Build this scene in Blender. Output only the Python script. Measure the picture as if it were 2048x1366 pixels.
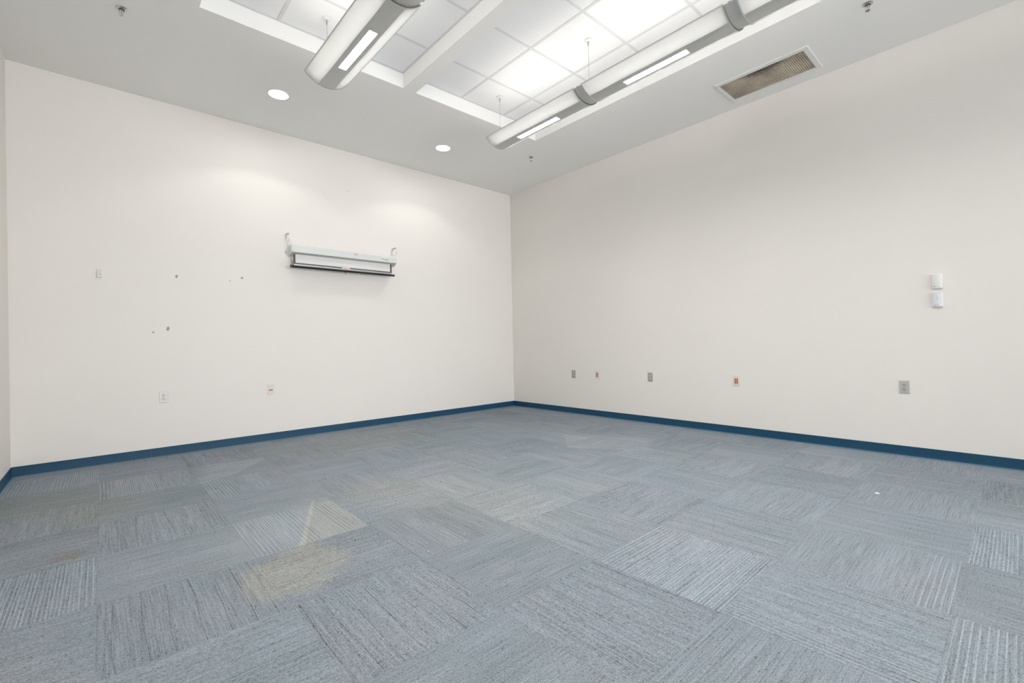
import bpy, bmesh, math, random
from mathutils import Vector, Matrix
random.seed(7)
PI = math.pi
for o in list(bpy.data.objects): bpy.data.objects.remove(o)
SC = bpy.context.scene
COL = SC.collection

# ------------------------------------------------------------------ camera
CAMLOC = Vector((-5.25817, -5.82721, 1.05613))
cd = bpy.data.cameras.new('camera')
cd.sensor_fit = 'HORIZONTAL'; cd.sensor_width = 36.0
cd.lens = 914.695 / 2048 * 36.0
cd.clip_start = 0.02; cd.clip_end = 100
cam = bpy.data.objects.new('camera', cd); COL.objects.link(cam)
R_ = (0.7436888, -0.6681898, -0.02119804); U_ = (0.01182395, -0.01855696, 0.99975789); F_ = (0.6684214, 0.74375939, 0.00589997)
cam.matrix_world = Matrix(((R_[0], U_[0], -F_[0], CAMLOC.x), (R_[1], U_[1], -F_[1], CAMLOC.y), (R_[2], U_[2], -F_[2], CAMLOC.z), (0, 0, 0, 1)))
SC.camera = cam

# ------------------------------------------------------------------ exposure, world
vs = SC.view_settings
vs.view_transform = 'Standard'; vs.look = 'None'; vs.gamma = 1.0; vs.use_curve_mapping = False
vs.exposure = 0.05
P_DISC = 4.2       # wide soft part of each recessed downlight (W)
P_REAR_FILL = 86.0       # added fill from behind the camera (W)
P_UP_FILL = 55.0    # added fill aimed up at the ceiling (W)
P_SPOT = 8.5       # each recessed downlight (W)
TUBE = 15.5
LOUV = 182.0
w = bpy.data.worlds.new('world'); SC.world = w; w.use_nodes = True
bgn = w.node_tree.nodes['Background']; bgn.inputs[0].default_value = (0.75, 0.85, 1.0, 1); bgn.inputs[1].default_value = 1.0

# room dimensions (metres): corner of the two visible walls at the origin
XL, YF, HC, HT = -5.848, -12.4, 3.612, 3.757
def area_light(name, loc, rot, sx, sy, power, col, spread=PI):
    l = bpy.data.lights.new(name, 'AREA'); l.shape = 'RECTANGLE'; l.size = sx; l.size_y = sy
    l.energy = power; l.color = col; l.spread = spread
    o = bpy.data.objects.new(name, l); COL.objects.link(o); o.location = loc; o.rotation_euler = rot
    return o
# added fill light, set just outside the made-up window behind the camera
area_light('rear_fill', (-2.9, YF - 0.35, 1.75), (PI/2, 0, 0), 5.0, 2.6, P_REAR_FILL, (0.95, 0.97, 0.99), math.radians(75))
# second added fill, tilted up to brighten the ceiling
area_light('upward_fill', (-2.9, YF - 0.9, 0.5), (PI/2 + math.radians(26), 0, 0), 5.0, 1.6, P_UP_FILL, (1.0, 0.985, 0.96), math.radians(110))

# ------------------------------------------------------------------ materials
def newmat(name):
    m = bpy.data.materials.new(name); m.use_nodes = True
    nt = m.node_tree
    return m, nt, nt.nodes['Principled BSDF']
def N(nt, t, **kw):
    n = nt.nodes.new(t)
    for k, v in kw.items(): setattr(n, k, v)
    return n
def srgb(r, g, b):
    f = lambda c: (c/255/12.92) if c/255 <= 0.04045 else ((c/255+0.055)/1.055)**2.4
    return (f(r), f(g), f(b), 1)
def simple(name, col, rough=0.5, metal=0.0, spec=0.5, noise=0.0, nscale=20, bump=0.0, bscale=200):
    m, nt, b = newmat(name)
    b.inputs['Base Color'].default_value = col; b.inputs['Roughness'].default_value = rough
    b.inputs['Metallic'].default_value = metal; b.inputs['Specular IOR Level'].default_value = spec
    tc = N(nt, 'ShaderNodeTexCoord')
    if noise:
        n = N(nt, 'ShaderNodeTexNoise'); n.inputs['Scale'].default_value = nscale; n.inputs['Detail'].default_value = 4
        nt.links.new(tc.outputs['Object'], n.inputs['Vector'])
        hs = N(nt, 'ShaderNodeHueSaturation'); hs.inputs['Color'].default_value = col
        mr = N(nt, 'ShaderNodeMapRange'); mr.inputs[3].default_value = 1-noise; mr.inputs[4].default_value = 1+noise
        nt.links.new(n.outputs['Fac'], mr.inputs[0]); nt.links.new(mr.outputs[0], hs.inputs['Value'])
        nt.links.new(hs.outputs[0], b.inputs['Base Color'])
    if bump:
        n = N(nt, 'ShaderNodeTexNoise'); n.inputs['Scale'].default_value = bscale; n.inputs['Detail'].default_value = 3
        nt.links.new(tc.outputs['Object'], n.inputs['Vector'])
        bp = N(nt, 'ShaderNodeBump'); bp.inputs['Strength'].default_value = bump; bp.inputs['Distance'].default_value = 0.002
        nt.links.new(n.outputs['Fac'], bp.inputs['Height']); nt.links.new(bp.outputs[0], b.inputs['Normal'])
    return m
def emit(name, col, s):
    m, nt, b = newmat(name)
    b.inputs['Base Color'].default_value = (0.8, 0.8, 0.8, 1)
    b.inputs['Emission Color'].default_value = col; b.inputs['Emission Strength'].default_value = s
    return m

M_WALL = simple('wall_paint', (0.872, 0.834, 0.790, 1), 0.62, spec=0.25, noise=0.012, nscale=1.3, bump=0.12, bscale=350)
M_CEIL = simple('soffit_paint', (0.935, 0.925, 0.895, 1), 0.8, spec=0.2, noise=0.01, nscale=1.5, bump=0.06, bscale=300)
M_TROUGH = simple('trough_paint', (0.91, 0.905, 0.89, 1), 0.8, spec=0.2, noise=0.01, nscale=3)
M_TEE = simple('tee_paint', (0.75, 0.75, 0.76, 1), 0.45, noise=0.01, nscale=8)
M_BASE = simple('vinyl_base', srgb(24, 71, 99), 0.5, spec=0.35, noise=0.12, nscale=9, bump=0.05, bscale=60)
M_TOE = simple('toe_highlight', srgb(92, 126, 152), 0.4, noise=0.2, nscale=6)  # light caught by the toe, painted in as a paler blue
M_ALU = simple('light_grey_metal', (0.62, 0.62, 0.58, 1), 0.42, metal=0.25, noise=0.02, nscale=6)
M_COLLAR = simple('collar_metal', (0.66, 0.655, 0.62, 1), 0.4, metal=0.25, noise=0.02, nscale=6)
M_WHITE = simple('white_enamel', (0.80, 0.81, 0.80, 1), 0.35, noise=0.01, nscale=5)
M_TRIM = simple('white_trim', (0.84, 0.84, 0.81, 1), 0.4, noise=0.01, nscale=9)
M_HOUSING = simple('screen_housing', (0.74, 0.76, 0.745, 1), 0.4, noise=0.012, nscale=5)
M_UNDERSIDE = simple('shaded_grey_underside', (0.50, 0.50, 0.47, 1), 0.6, noise=0.02)  # underside's own grey with some of its shade painted in
M_ENDPL = simple('end_plate_metal', (0.22, 0.22, 0.20, 1), 0.45, metal=0.3, noise=0.03)
M_CABLE = simple('steel_cable', (0.42, 0.42, 0.42, 1), 0.4, metal=0.7, noise=0.02)
M_CHROME = simple('chrome', (0.62, 0.61, 0.58, 1), 0.22, metal=1.0, noise=0.04, nscale=60)
M_BRASS = simple('dull_brass', (0.32, 0.26, 0.16, 1), 0.4, metal=0.9, noise=0.08, nscale=60)
M_DARK = simple('dark_slot', (0.03, 0.03, 0.03, 1), 0.6, noise=0.1)
M_SPRDARK = simple('sprinkler_recess', (0.06, 0.055, 0.045, 1), 0.5, noise=0.1)
M_STEELD = simple('grey_plate_steel', (0.40, 0.39, 0.365, 1), 0.42, metal=0.3, noise=0.05, nscale=90)  # outlet plates: one steel, its varying reflections painted as three greys
M_STEELM = simple('pale_grey_plate', (0.55, 0.545, 0.52, 1), 0.42, metal=0.25, noise=0.05, nscale=90)
M_STEELL = simple('pale_plate', (0.66, 0.645, 0.62, 1), 0.42, metal=0.15, noise=0.05, nscale=90)
M_GREYPL = simple('grey_plastic', (0.46, 0.46, 0.45, 1), 0.4, noise=0.03, nscale=80)
M_LGREYPL = simple('light_grey_plastic', (0.60, 0.59, 0.57, 1), 0.4, noise=0.03, nscale=80)
M_IVORY = simple('ivory_plastic', (0.80, 0.75, 0.64, 1), 0.4, noise=0.02, nscale=80)
M_RED = simple('red_jack', (0.62, 0.10, 0.045, 1), 0.45, noise=0.05, nscale=200)
M_REDDK = simple('jack_opening', (0.22, 0.02, 0.01, 1), 0.6, noise=0.1)
M_SENSOR = simple('sensor_plastic', (0.84, 0.83, 0.81, 1), 0.35, noise=0.01, nscale=30)
M_SENSORC = simple('sensor_plastic_cool', (0.80, 0.81, 0.83, 1), 0.35, noise=0.01, nscale=30)
M_PRINT = simple('dark_print', (0.10, 0.10, 0.13, 1), 0.6, noise=0.05)
M_PRINTG = simple('grey_print', (0.36, 0.36, 0.35, 1), 0.6, noise=0.05)
M_FABRIC = simple('screen_fabric', (0.80, 0.79, 0.775, 1), 0.8, noise=0.01, nscale=30, bump=0.1, bscale=900)
M_BORDER = simple('screen_border', (0.085, 0.07, 0.06, 1), 0.55, noise=0.15, nscale=40)
M_BAR = simple('bottom_bar', (0.010, 0.009, 0.009, 1), 0.45, spec=0.3, noise=0.1)
M_BATTEN = simple('batten_silver', (0.45, 0.45, 0.46, 1), 0.35, metal=0.5, noise=0.03)
M_PINK = simple('pink_label', (0.80, 0.60, 0.60, 1), 0.6, noise=0.06, nscale=120)
M_YLABEL = simple('yellow_label', (0.78, 0.78, 0.66, 1), 0.6, noise=0.05, nscale=120)
M_LTEXT = simple('label_ink', (0.30, 0.20, 0.10, 1), 0.6, noise=0.1)
M_CHIP = simple('torn_wall_paper', (0.42, 0.35, 0.26, 1), 0.9, noise=0.22, nscale=180)
M_PAPER = simple('paper_scrap', (0.82, 0.81, 0.78, 1), 0.8, noise=0.05, nscale=90)
M_REDF = simple('red_fleck', (0.45, 0.02, 0.03, 1), 0.7, noise=0.1)
M_BLACKF = simple('black_fleck', (0.02, 0.02, 0.02, 1), 0.8, noise=0.1)
M_BEIGE = simple('beige_bead', (0.55, 0.45, 0.25, 1), 0.7, noise=0.1)
M_GASKET = simple('housing_seam', (0.16, 0.16, 0.14, 1), 0.6, noise=0.05)
M_TUBE = emit('lamp_tube', (1.0, 0.97, 0.92, 1), TUBE)
M_LOUVLAMP = emit('louver_lamp', (1.0, 0.985, 0.95, 1), LOUV)
M_DOWNLAMP = emit('downlight_lamp', (1.0, 0.98, 0.93, 1), 4.0)
M_CONE = simple('downlight_cone', (0.90, 0.90, 0.87, 1), 0.3, noise=0.01)

# ceiling tile: white fissured mineral board
M_TILE, nt, b = newmat('ceiling_tile_board')
b.inputs['Roughness'].default_value = 0.9; b.inputs['Specular IOR Level'].default_value = 0.15
tc = N(nt, 'ShaderNodeNewGeometry')
no = N(nt, 'ShaderNodeTexNoise'); no.inputs['Scale'].default_value = 260; no.inputs['Detail'].default_value = 5
nt.links.new(tc.outputs['Position'], no.inputs['Vector'])
rp = N(nt, 'ShaderNodeValToRGB'); rp.color_ramp.elements[0].position = 0.30; rp.color_ramp.elements[0].color = (0.86, 0.86, 0.87, 1)
rp.color_ramp.elements[1].position = 0.52; rp.color_ramp.elements[1].color = (0.93, 0.93, 0.935, 1)
nt.links.new(no.outputs['Fac'], rp.inputs[0]); nt.links.new(rp.outputs[0], b.inputs['Base Color'])
bp = N(nt, 'ShaderNodeBump'); bp.inputs['Strength'].default_value = 0.35; bp.inputs['Distance'].default_value = 0.002
nt.links.new(no.outputs['Fac'], bp.inputs['Height']); nt.links.new(bp.outputs[0], b.inputs['Normal'])

# perforated wing of the pendants: lets part of the lamp light through
M_WING, nt, b = newmat('perforated_wing')
b.inputs['Base Color'].default_value = (0.66, 0.66, 0.65, 1); b.inputs['Roughness'].default_value = 0.5
tr = N(nt, 'ShaderNodeBsdfTranslucent'); tr.inputs[0].default_value = (0.93, 0.93, 0.925, 1)
mx = N(nt, 'ShaderNodeMixShader')
tc = N(nt, 'ShaderNodeTexCoord'); vo = N(nt, 'ShaderNodeTexVoronoi'); vo.inputs['Scale'].default_value = 260
nt.links.new(tc.outputs['Object'], vo.inputs['Vector'])
mr = N(nt, 'ShaderNodeMapRange'); mr.inputs[1].default_value = 0.25; mr.inputs[2].default_value = 0.5; mr.inputs[3].default_value = 0.56; mr.inputs[4].default_value = 0.42
nt.links.new(vo.outputs['Distance'], mr.inputs[0]); nt.links.new(mr.outputs[0], mx.inputs[0])
nt.links.new(b.outputs[0], mx.inputs[1]); nt.links.new(tr.outputs[0], mx.inputs[2])
nt.links.new(mx.outputs[0], nt.nodes['Material Output'].inputs[0])

# dusty return-air grille
M_GRILLE, nt, b = newmat('dusty_grille')
b.inputs['Roughness'].default_value = 0.85
tc = N(nt, 'ShaderNodeNewGeometry')
n1 = N(nt, 'ShaderNodeTexNoise'); n1.inputs['Scale'].default_value = 6; n1.inputs['Detail'].default_value = 6
nt.links.new(tc.outputs['Position'], n1.inputs['Vector'])
r1 = N(nt, 'ShaderNodeValToRGB'); r1.color_ramp.elements[0].color = (0.44, 0.375, 0.30, 1); r1.color_ramp.elements[0].position = 0.3
r1.color_ramp.elements[1].color = (0.68, 0.60, 0.49, 1); r1.color_ramp.elements[1].position = 0.65
nt.links.new(n1.outputs['Fac'], r1.inputs[0])
# soot blown along the inner long edge, darkest in the middle of its length
vd = N(nt, 'ShaderNodeVectorMath', operation='MULTIPLY_ADD'); vd.inputs[1].default_value = (1/0.13, 1/0.24, 0); vd.inputs[2].default_value = (0.62/0.13, 4.25/0.24, 0)
nt.links.new(tc.outputs['Position'], vd.inputs[0])
ln = N(nt, 'ShaderNodeVectorMath', operation='LENGTH'); nt.links.new(vd.outputs[0], ln.inputs[0])
n2 = N(nt, 'ShaderNodeTexNoise'); n2.inputs['Scale'].default_value = 40; n2.inputs['Detail'].default_value = 5
nt.links.new(tc.outputs['Position'], n2.inputs['Vector'])
ad = N(nt, 'ShaderNodeMath', operation='MULTIPLY_ADD'); ad.inputs[1].default_value = 0.9; nt.links.new(n2.outputs['Fac'], ad.inputs[0]); nt.links.new(ln.outputs['Value'], ad.inputs[2])
mr = N(nt, 'ShaderNodeMapRange'); mr.inputs[1].default_value = 0.9; mr.inputs[2].default_value = 1.5; mr.inputs[3].default_value = 0.92; mr.inputs[4].default_value = 0
nt.links.new(ad.outputs[0], mr.inputs[0])
mc = N(nt, 'ShaderNodeMix', data_type='RGBA'); mc.inputs[7].default_value = (0.13, 0.105, 0.11, 1)
nt.links.new(mr.outputs[0], mc.inputs[0]); nt.links.new(r1.outputs[0], mc.inputs[6]); nt.links.new(mc.outputs[2], b.inputs['Base Color'])

# carpet: object colour carries  R = pattern offset, G = brightness, B = share of the tile with light lines, A = dark line strength
def carpet_material():
    m, nt, b = newmat('carpet_pile'); L = nt.links.new
    b.inputs['Roughness'].default_value = 0.95; b.inputs['Specular IOR Level'].default_value = 0.12
    oi = N(nt, 'ShaderNodeObjectInfo'); tc = N(nt, 'ShaderNodeTexCoord'); geo = N(nt, 'ShaderNodeNewGeometry')
    sep = N(nt, 'ShaderNodeSeparateXYZ'); L(tc.outputs['Object'], sep.inputs[0])
    sc = N(nt, 'ShaderNodeSeparateColor'); L(oi.outputs['Color'], sc.inputs[0])
    def ma(op, a, c=None, d=None, clamp=False):
        n = N(nt, 'ShaderNodeMath', operation=op); n.use_clamp = clamp
        for i, v in enumerate((a, c, d)):
            if v is None: continue
            if isinstance(v, (int, float)): n.inputs[i].default_value = v
            else: L(v, n.inputs[i])
        return n.outputs[0]
    def mrange(v, a, c, d, e, smooth=False):
        n = N(nt, 'ShaderNodeMapRange')
        if smooth: n.interpolation_type = 'SMOOTHSTEP'
        L(v, n.inputs[0])
        for i, q in enumerate((a, c, d, e)):
            if isinstance(q, (int, float)): n.inputs[i+1].default_value = q
            else: L(q, n.inputs[i+1])
        return n.outputs[0]
    X, Y = sep.outputs[0], sep.outputs[1]
    off = ma('MULTIPLY', sc.outputs[0], 40.0)
    def noise(sx, sy, detail=2, o=1.0):
        cb = N(nt, 'ShaderNodeCombineXYZ')
        L(ma('MULTIPLY_ADD', X, sx, ma('MULTIPLY', off, o)), cb.inputs[0]); L(ma('MULTIPLY', Y, sy), cb.inputs[1]); L(off, cb.inputs[2])
        n = N(nt, 'ShaderNodeTexNoise'); n.inputs['Scale'].default_value = 1; n.inputs['Detail'].default_value = detail
        L(cb.outputs[0], n.inputs['Vector']); return n.outputs['Fac']
    speck = noise(230, 160, 1)
    fine_n = noise(420, 300, 1, 0.77)
    rows = noise(200, 4, 1)
    bands = noise(7, 0.5, 2)
    bright = ma('MULTIPLY_ADD', mrange(speck, 0.25, 0.75, -1, 1), 0.27, 1.0)
    bright = ma('MULTIPLY_ADD', mrange(fine_n, 0.25, 0.75, -1, 1), 0.26, bright)
    bright = ma('MULTIPLY_ADD', mrange(rows, 0.3, 0.7, -1, 1), 0.16, bright)
    bright = ma('MULTIPLY_ADD', mrange(bands, 0.3, 0.7, -1, 1), 0.07, bright)
    bright = ma('ADD', bright, mrange(sc.outputs[1], 0, 1, -0.2, 0.2))
    # light lines
    def comb(period, width):
        f = ma('FRACT', ma('ADD', ma('DIVIDE', X, period), 40.0))
        d = ma('ABSOLUTE', ma('SUBTRACT', f, 0.5))
        return mrange(d, width, width + 0.10, 1, 0)
    fine = comb(0.0135, 0.10); wide = comb(0.0215, 0.055)
    infine = mrange(noise(4.5, 0, 0, 0.37), 0.47, 0.50, 0, 1)
    mixl = ma('ADD', ma('MULTIPLY', fine, infine), ma('MULTIPLY', wide, ma('SUBTRACT', 1.0, infine)))
    lim = ma('MULTIPLY_ADD', sc.outputs[2], 0.62, -0.30)
    share = mrange(ma('SUBTRACT', X, lim), -0.02, 0.0, 1, 0)
    brk = mrange(noise(110, 80, 1), 0.30, 0.55, 0.45, 1)
    bright = ma('MULTIPLY_ADD', ma('MULTIPLY', ma('MULTIPLY', mixl, share), brk), 0.42, bright)
    bright = ma('MULTIPLY_ADD', share, -0.05, bright)
    # thin dark tufting lines
    wav = ma('MULTIPLY', ma('SUBTRACT', noise(7, 1.2, 1, 1.3), 0.5), 0.06)
    xl = ma('ADD', ma('ADD', X, wav), ma('MULTIPLY', sc.outputs[0], 3.0))
    fr = ma('ABSOLUTE', ma('SUBTRACT', ma('FRACT', ma('ADD', ma('DIVIDE', xl, 0.083), 20.0)), 0.5))
    dl = mrange(fr, 0.012, 0.036, 1, 0)
    dl = ma('MULTIPLY', ma('MULTIPLY', dl, mrange(noise(30, 7, 1), 0.32, 0.50, 0.3, 1)), oi.outputs['Alpha'])
    bright = ma('MULTIPLY_ADD', dl, -0.31, bright)
    # dark flecks between tufts
    fl = mrange(noise(120, 50, 1, 2.1), 0.62, 0.70, 0, -0.27)
    bright = ma('ADD', bright, fl)
    base = N(nt, 'ShaderNodeMix', data_type='RGBA'); base.inputs[6].default_value = (0.246, 0.286, 0.320, 1); base.inputs[7].default_value = (0.264, 0.288, 0.326, 1)
    L(mrange(noise(2, 2, 2), 0.35, 0.65, 0, 1), base.inputs[0])
    # soiling and stains, fixed in the room
    def wnoise(scale, detail=3):
        n = N(nt, 'ShaderNodeTexNoise'); n.inputs['Scale'].default_value = scale; n.inputs['Detail'].default_value = detail
        L(geo.outputs['Position'], n.inputs['Vector']); return n
    soil = mrange(wnoise(0.9).outputs['Fac'], 0.48, 0.66, 0, 0.3)
    c = N(nt, 'ShaderNodeMix', data_type='RGBA'); L(soil, c.inputs[0]); L(base.outputs[2], c.inputs[6]); c.inputs[7].default_value = (0.29, 0.31, 0.315, 1)
    cur = c.outputs[2]
    wob = wnoise(9, 2)
    pv = N(nt, 'ShaderNodeVectorMath', operation='MULTIPLY_ADD'); pv.inputs[1].default_value = (0.09, 0.09, 0); L(wob.outputs['Color'], pv.inputs[0]); L(geo.outputs['Position'], pv.inputs[2])
    sub = N(nt, 'ShaderNodeVectorMath', operation='SUBTRACT'); sub.inputs[1].default_value = (0.045, 0.045, 0); L(pv.outputs[0], sub.inputs[0])
    wp = N(nt, 'ShaderNodeSeparateXYZ'); L(sub.outputs[0], wp.inputs[0])
    gp = N(nt, 'ShaderNodeSeparateXYZ'); L(geo.outputs['Position'], gp.inputs[0])
    def poly(pts, soft, src=wp):
        # convex polygon mask; per edge softness
        ar = sum(pts[i][0]*pts[(i+1) % len(pts)][1]-pts[(i+1) % len(pts)][0]*pts[i][1] for i in range(len(pts)))
        if ar < 0: pts = pts[::-1]; soft = soft[::-1][1:] + soft[::-1][:1] if isinstance(soft, list) else soft
        res = None
        for i in range(len(pts)):
            (x0, y0), (x1, y1) = pts[i], pts[(i+1) % len(pts)]
            l = math.hypot(x1-x0, y1-y0); nx, ny = -(y1-y0)/l, (x1-x0)/l
            d = ma('ADD', ma('MULTIPLY', src.outputs[0], nx), ma('MULTIPLY_ADD', src.outputs[1], ny, -(nx*x0+ny*y0)))
            s = soft[i] if isinstance(soft, list) else soft
            v = mrange(d, -s, s, 0, 1, True)
            res = v if res is None else ma('MULTIPLY', res, v)
        return res
    def tint(mask, col, amt):
        nonlocal cur
        c = N(nt, 'ShaderNodeMix', data_type='RGBA'); L(ma('MULTIPLY', mask, amt), c.inputs[0]); L(cur, c.inputs[6]); c.inputs[7].default_value = col
        cur = c.outputs[2]
    BE = (0.365, 0.362, 0.325, 1)
    tint(poly([(-4.18, -2.56), (-4.47, -3.24), (-4.10, -3.22), (-4.07, -2.62)], 0.012, gp), BE, 0.42)
    tint(poly([(-4.165, -2.52), (-4.46, -3.25), (-4.485, -3.23), (-4.185, -2.52)], 0.006, gp), (0.47, 0.455, 0.41, 1), 0.5)
    tint(poly([(-4.76, -3.32), (-4.44, -3.22), (-4.30, -3.50), (-4.56, -3.74), (-4.78, -3.68), (-4.82, -3.48)], 0.055), BE, 0.6)
    tint(poly([(-4.1, -2.5), (-3.6, -2.2), (-3.0, -3.0), (-3.1, -4.1), (-3.6, -4.0)], 0.35), (0.335, 0.335, 0.315, 1), 0.4)
    tint(poly([(-4.3, -0.7), (-3.8, -0.25), (-2.2, -0.35), (-2.4, -1.3), (-3.6, -1.5)], 0.2), (0.30, 0.315, 0.30, 1), 0.4)
    tint(poly([(-5.84, -0.7), (-5.5, -0.9), (-5.0, -1.6), (-5.3, -2.1), (-5.84, -1.4)], 0.12), (0.27, 0.285, 0.26, 1), 0.4)
    # rust-brown spot
    dv = N(nt, 'ShaderNodeVectorMath', operation='DISTANCE'); dv.inputs[1].default_value = (-5.40, -2.50, 0); L(sub.outputs[0], dv.inputs[0])
    tint(mrange(dv.outputs['Value'], 0.02, 0.11, 1, 0, True), (0.25, 0.19, 0.13, 1), 0.38)
    # paler patches, some edges crisp, some soft
    LG = (0.35, 0.385, 0.42, 1)
    tint(poly([(-4.55, -0.75), (-4.08, -0.90), (-4.42, -1.33), (-4.70, -1.45)], [0.05, 0.01, 0.012, 0.1], gp), LG, 0.5)
    tint(poly([(-1.31, -2.30), (-1.76, -2.74), (-1.35, -3.45), (-0.80, -3.10)], [0.01, 0.012, 0.1, 0.1], gp), LG, 0.38)
    tint(poly([(-4.2, -2.55), (-4.46, -3.2), (-4.75, -3.2), (-4.75, -2.75)], [0.01, 0.2, 0.2, 0.2], gp), LG, 0.35)
    fin = N(nt, 'ShaderNodeVectorMath', operation='SCALE'); L(cur, fin.inputs[0]); L(bright, fin.inputs['Scale'])
    L(fin.outputs[0], b.inputs['Base Color'])
    bu = N(nt, 'ShaderNodeBump'); bu.inputs['Strength'].default_value = 0.5; bu.inputs['Distance'].default_value = 0.002
    L(bright, bu.inputs['Height']); L(bu.outputs[0], b.inputs['Normal'])
    return m
M_CARPET = carpet_material()
M_SLAB = simple('floor_slab', (0.12, 0.13, 0.14, 1), 0.9, noise=0.1)

# ------------------------------------------------------------------ mesh helpers
class MB:
    def __init__(s): s.v = []; s.f = []
    def add(s, vs, fs):
        k = len(s.v); s.v += [tuple(p) for p in vs]; s.f += [tuple(i+k for i in f) for f in fs]; return s
    def box(s, x0, x1, y0, y1, z0, z1):
        vs = [(x, y, z) for x in (x0, x1) for y in (y0, y1) for z in (z0, z1)]
        return s.add(vs, [(0, 1, 3, 2), (4, 6, 7, 5), (0, 4, 5, 1), (2, 3, 7, 6), (0, 2, 6, 4), (1, 5, 7, 3)])
    def prism(s, prof, a, b2, axis):
        # closed profile (2D list) extruded from a to b2 along axis 0 or 1
        n = len(prof)
        def P(p, t): return (t, p[0], p[1]) if axis == 0 else ((p[0], t, p[1]) if axis == 1 else (p[0], p[1], t))
        vs = [P(p, a) for p in prof] + [P(p, b2) for p in prof]
        fs = [(i, (i+1) % n, n+(i+1) % n, n+i) for i in range(n)] + [tuple(range(n))[::-1], tuple(range(n, 2*n))]
        return s.add(vs, fs)
    def lathe(s, prof, seg=24, origin=(0, 0, 0)):
        # prof: (r, z) list, about the z axis
        vs = []; fs = []
        n = len(prof)
        for k in range(seg):
            a = 2*PI*k/seg
            for r, z in prof: vs.append((origin[0]+r*math.cos(a), origin[1]+r*math.sin(a), origin[2]+z))
        for k in range(seg):
            for i in range(n-1):
                q = (k+1) % seg
                fs.append((k*n+i, q*n+i, q*n+i+1, k*n+i+1))
        return s.add(vs, fs)
    def tube(s, p0, p1, r, seg=8, r1=None):
        p0 = Vector(p0); p1 = Vector(p1); d = (p1-p0).normalized(); r1 = r if r1 is None else r1
        u = d.orthogonal().normalized(); v = d.cross(u)
        vs = [p0+r*(math.cos(2*PI*k/seg)*u+math.sin(2*PI*k/seg)*v) for k in range(seg)] + [p1+r1*(math.cos(2*PI*k/seg)*u+math.sin(2*PI*k/seg)*v) for k in range(seg)]
        fs = [(k, (k+1) % seg, seg+(k+1) % seg, seg+k) for k in range(seg)] + [tuple(range(seg))[::-1], tuple(range(seg, 2*seg))]
        return s.add(vs, fs)
    def path(s, pts, r, seg=8):
        for a, c in zip(pts, pts[1:]): s.tube(a, c, r, seg)
        return s
    def mesh(s, name):
        me = bpy.data.meshes.new(name); me.from_pydata(s.v, [], s.f)
        bm = bmesh.new(); bm.from_mesh(me); bmesh.ops.remove_doubles(bm, verts=bm.verts, dist=1e-6)
        bmesh.ops.recalc_face_normals(bm, faces=bm.faces); bm.to_mesh(me); bm.free()
        return me
    def obj(s, name, mat, parent=None, loc=(0, 0, 0), smooth=False, bevel=0.0, label=None):
        me = s.mesh(name); me.materials.append(mat)
        if smooth: me.shade_smooth() if hasattr(me, 'shade_smooth') else None
        return mk(name, me, parent, loc, bevel, label, smooth)
def mk(name, me, parent=None, loc=(0, 0, 0), bevel=0.0, label=None, smooth=False):
    o = bpy.data.objects.new(name, me); COL.objects.link(o)
    o.location = loc
    if parent: o.parent = parent
    if bevel:
        m = o.modifiers.new('bevel', 'BEVEL'); m.width = bevel; m.segments = 2; m.limit_method = 'ANGLE'; m.angle_limit = math.radians(40)
    if smooth and hasattr(me, 'set_sharp_from_angle'): me.set_sharp_from_angle(angle=math.radians(35))
    if label: o['label'] = label
    return o
def empty(name, loc=(0, 0, 0), rz=0, label=None, cat=None, group=None, kind=None):
    o = bpy.data.objects.new(name, None); COL.objects.link(o); o.location = loc; o.rotation_euler = (0, 0, rz)
    o.empty_display_size = 0.05
    tag(o, label, cat, group, kind); return o
def tag(o, label=None, cat=None, group=None, kind=None):
    if label: o['label'] = label
    if cat: o['category'] = cat
    if group: o['group'] = group
    if kind: o['kind'] = kind
    return o
def clone(o, parent=None):
    c = o.copy(); COL.objects.link(c); c.parent = parent
    for ch in list(o.children): clone(ch, c)
    return c

# ------------------------------------------------------------------ setting: walls, floor slab, soffit ceiling
wb = MB().box(XL-0.15, 0.15, 0, 0.15, -0.1, 4.1).obj('wall_back', M_WALL); tag(wb, kind='structure', label='cream painted wall with the projector screen', cat='wall')
wr = MB().box(0, 0.15, YF-0.15, 0, -0.1, 4.1).obj('wall_right', M_WALL); tag(wr, kind='structure', label='cream painted wall with a row of five low plates', cat='wall')
wl = MB().box(XL-0.15, XL, YF-0.15, 0, -0.1, 4.1).obj('wall_left', M_WALL); tag(wl, kind='structure', label='narrow strip of cream wall at the left edge', cat='wall')
# front wall (behind the camera) with a wide opening added for the fill lights
WX0, WX1, WZ0, WZ1 = -5.4, -0.45, 0.45, 3.0
wf = MB().box(XL, WX0, YF-0.15, YF, -0.1, 4.1).box(WX1, 0, YF-0.15, YF, -0.1, 4.1).box(WX0, WX1, YF-0.15, YF, -0.1, WZ0).box(WX0, WX1, YF-0.15, YF, WZ1, 4.1).obj('wall_front', M_WALL)
tag(wf, kind='structure', label='cream wall behind the viewer with the added window', cat='wall')
win = MB()
for x in (WX0, -3.7, -2.15, WX1-0.05): win.box(x, x+0.05, YF-0.11, YF-0.04, WZ0, WZ1)
for z in (WZ0, WZ1-0.05): win.box(WX0, WX1, YF-0.11, YF-0.04, z, z+0.05)
wo = win.obj('added_window_1', M_TRIM, bevel=0.003); tag(wo, kind='structure', label='added wide white framed window behind the viewer', cat='window')  # window made up to let the fill lights in

fl = MB().box(XL, 0, YF, 0, -0.1, -0.006).obj('floor', M_SLAB); tag(fl, kind='structure', label='floor of quarter-turned blue grey carpet tiles', cat='floor')
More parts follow.
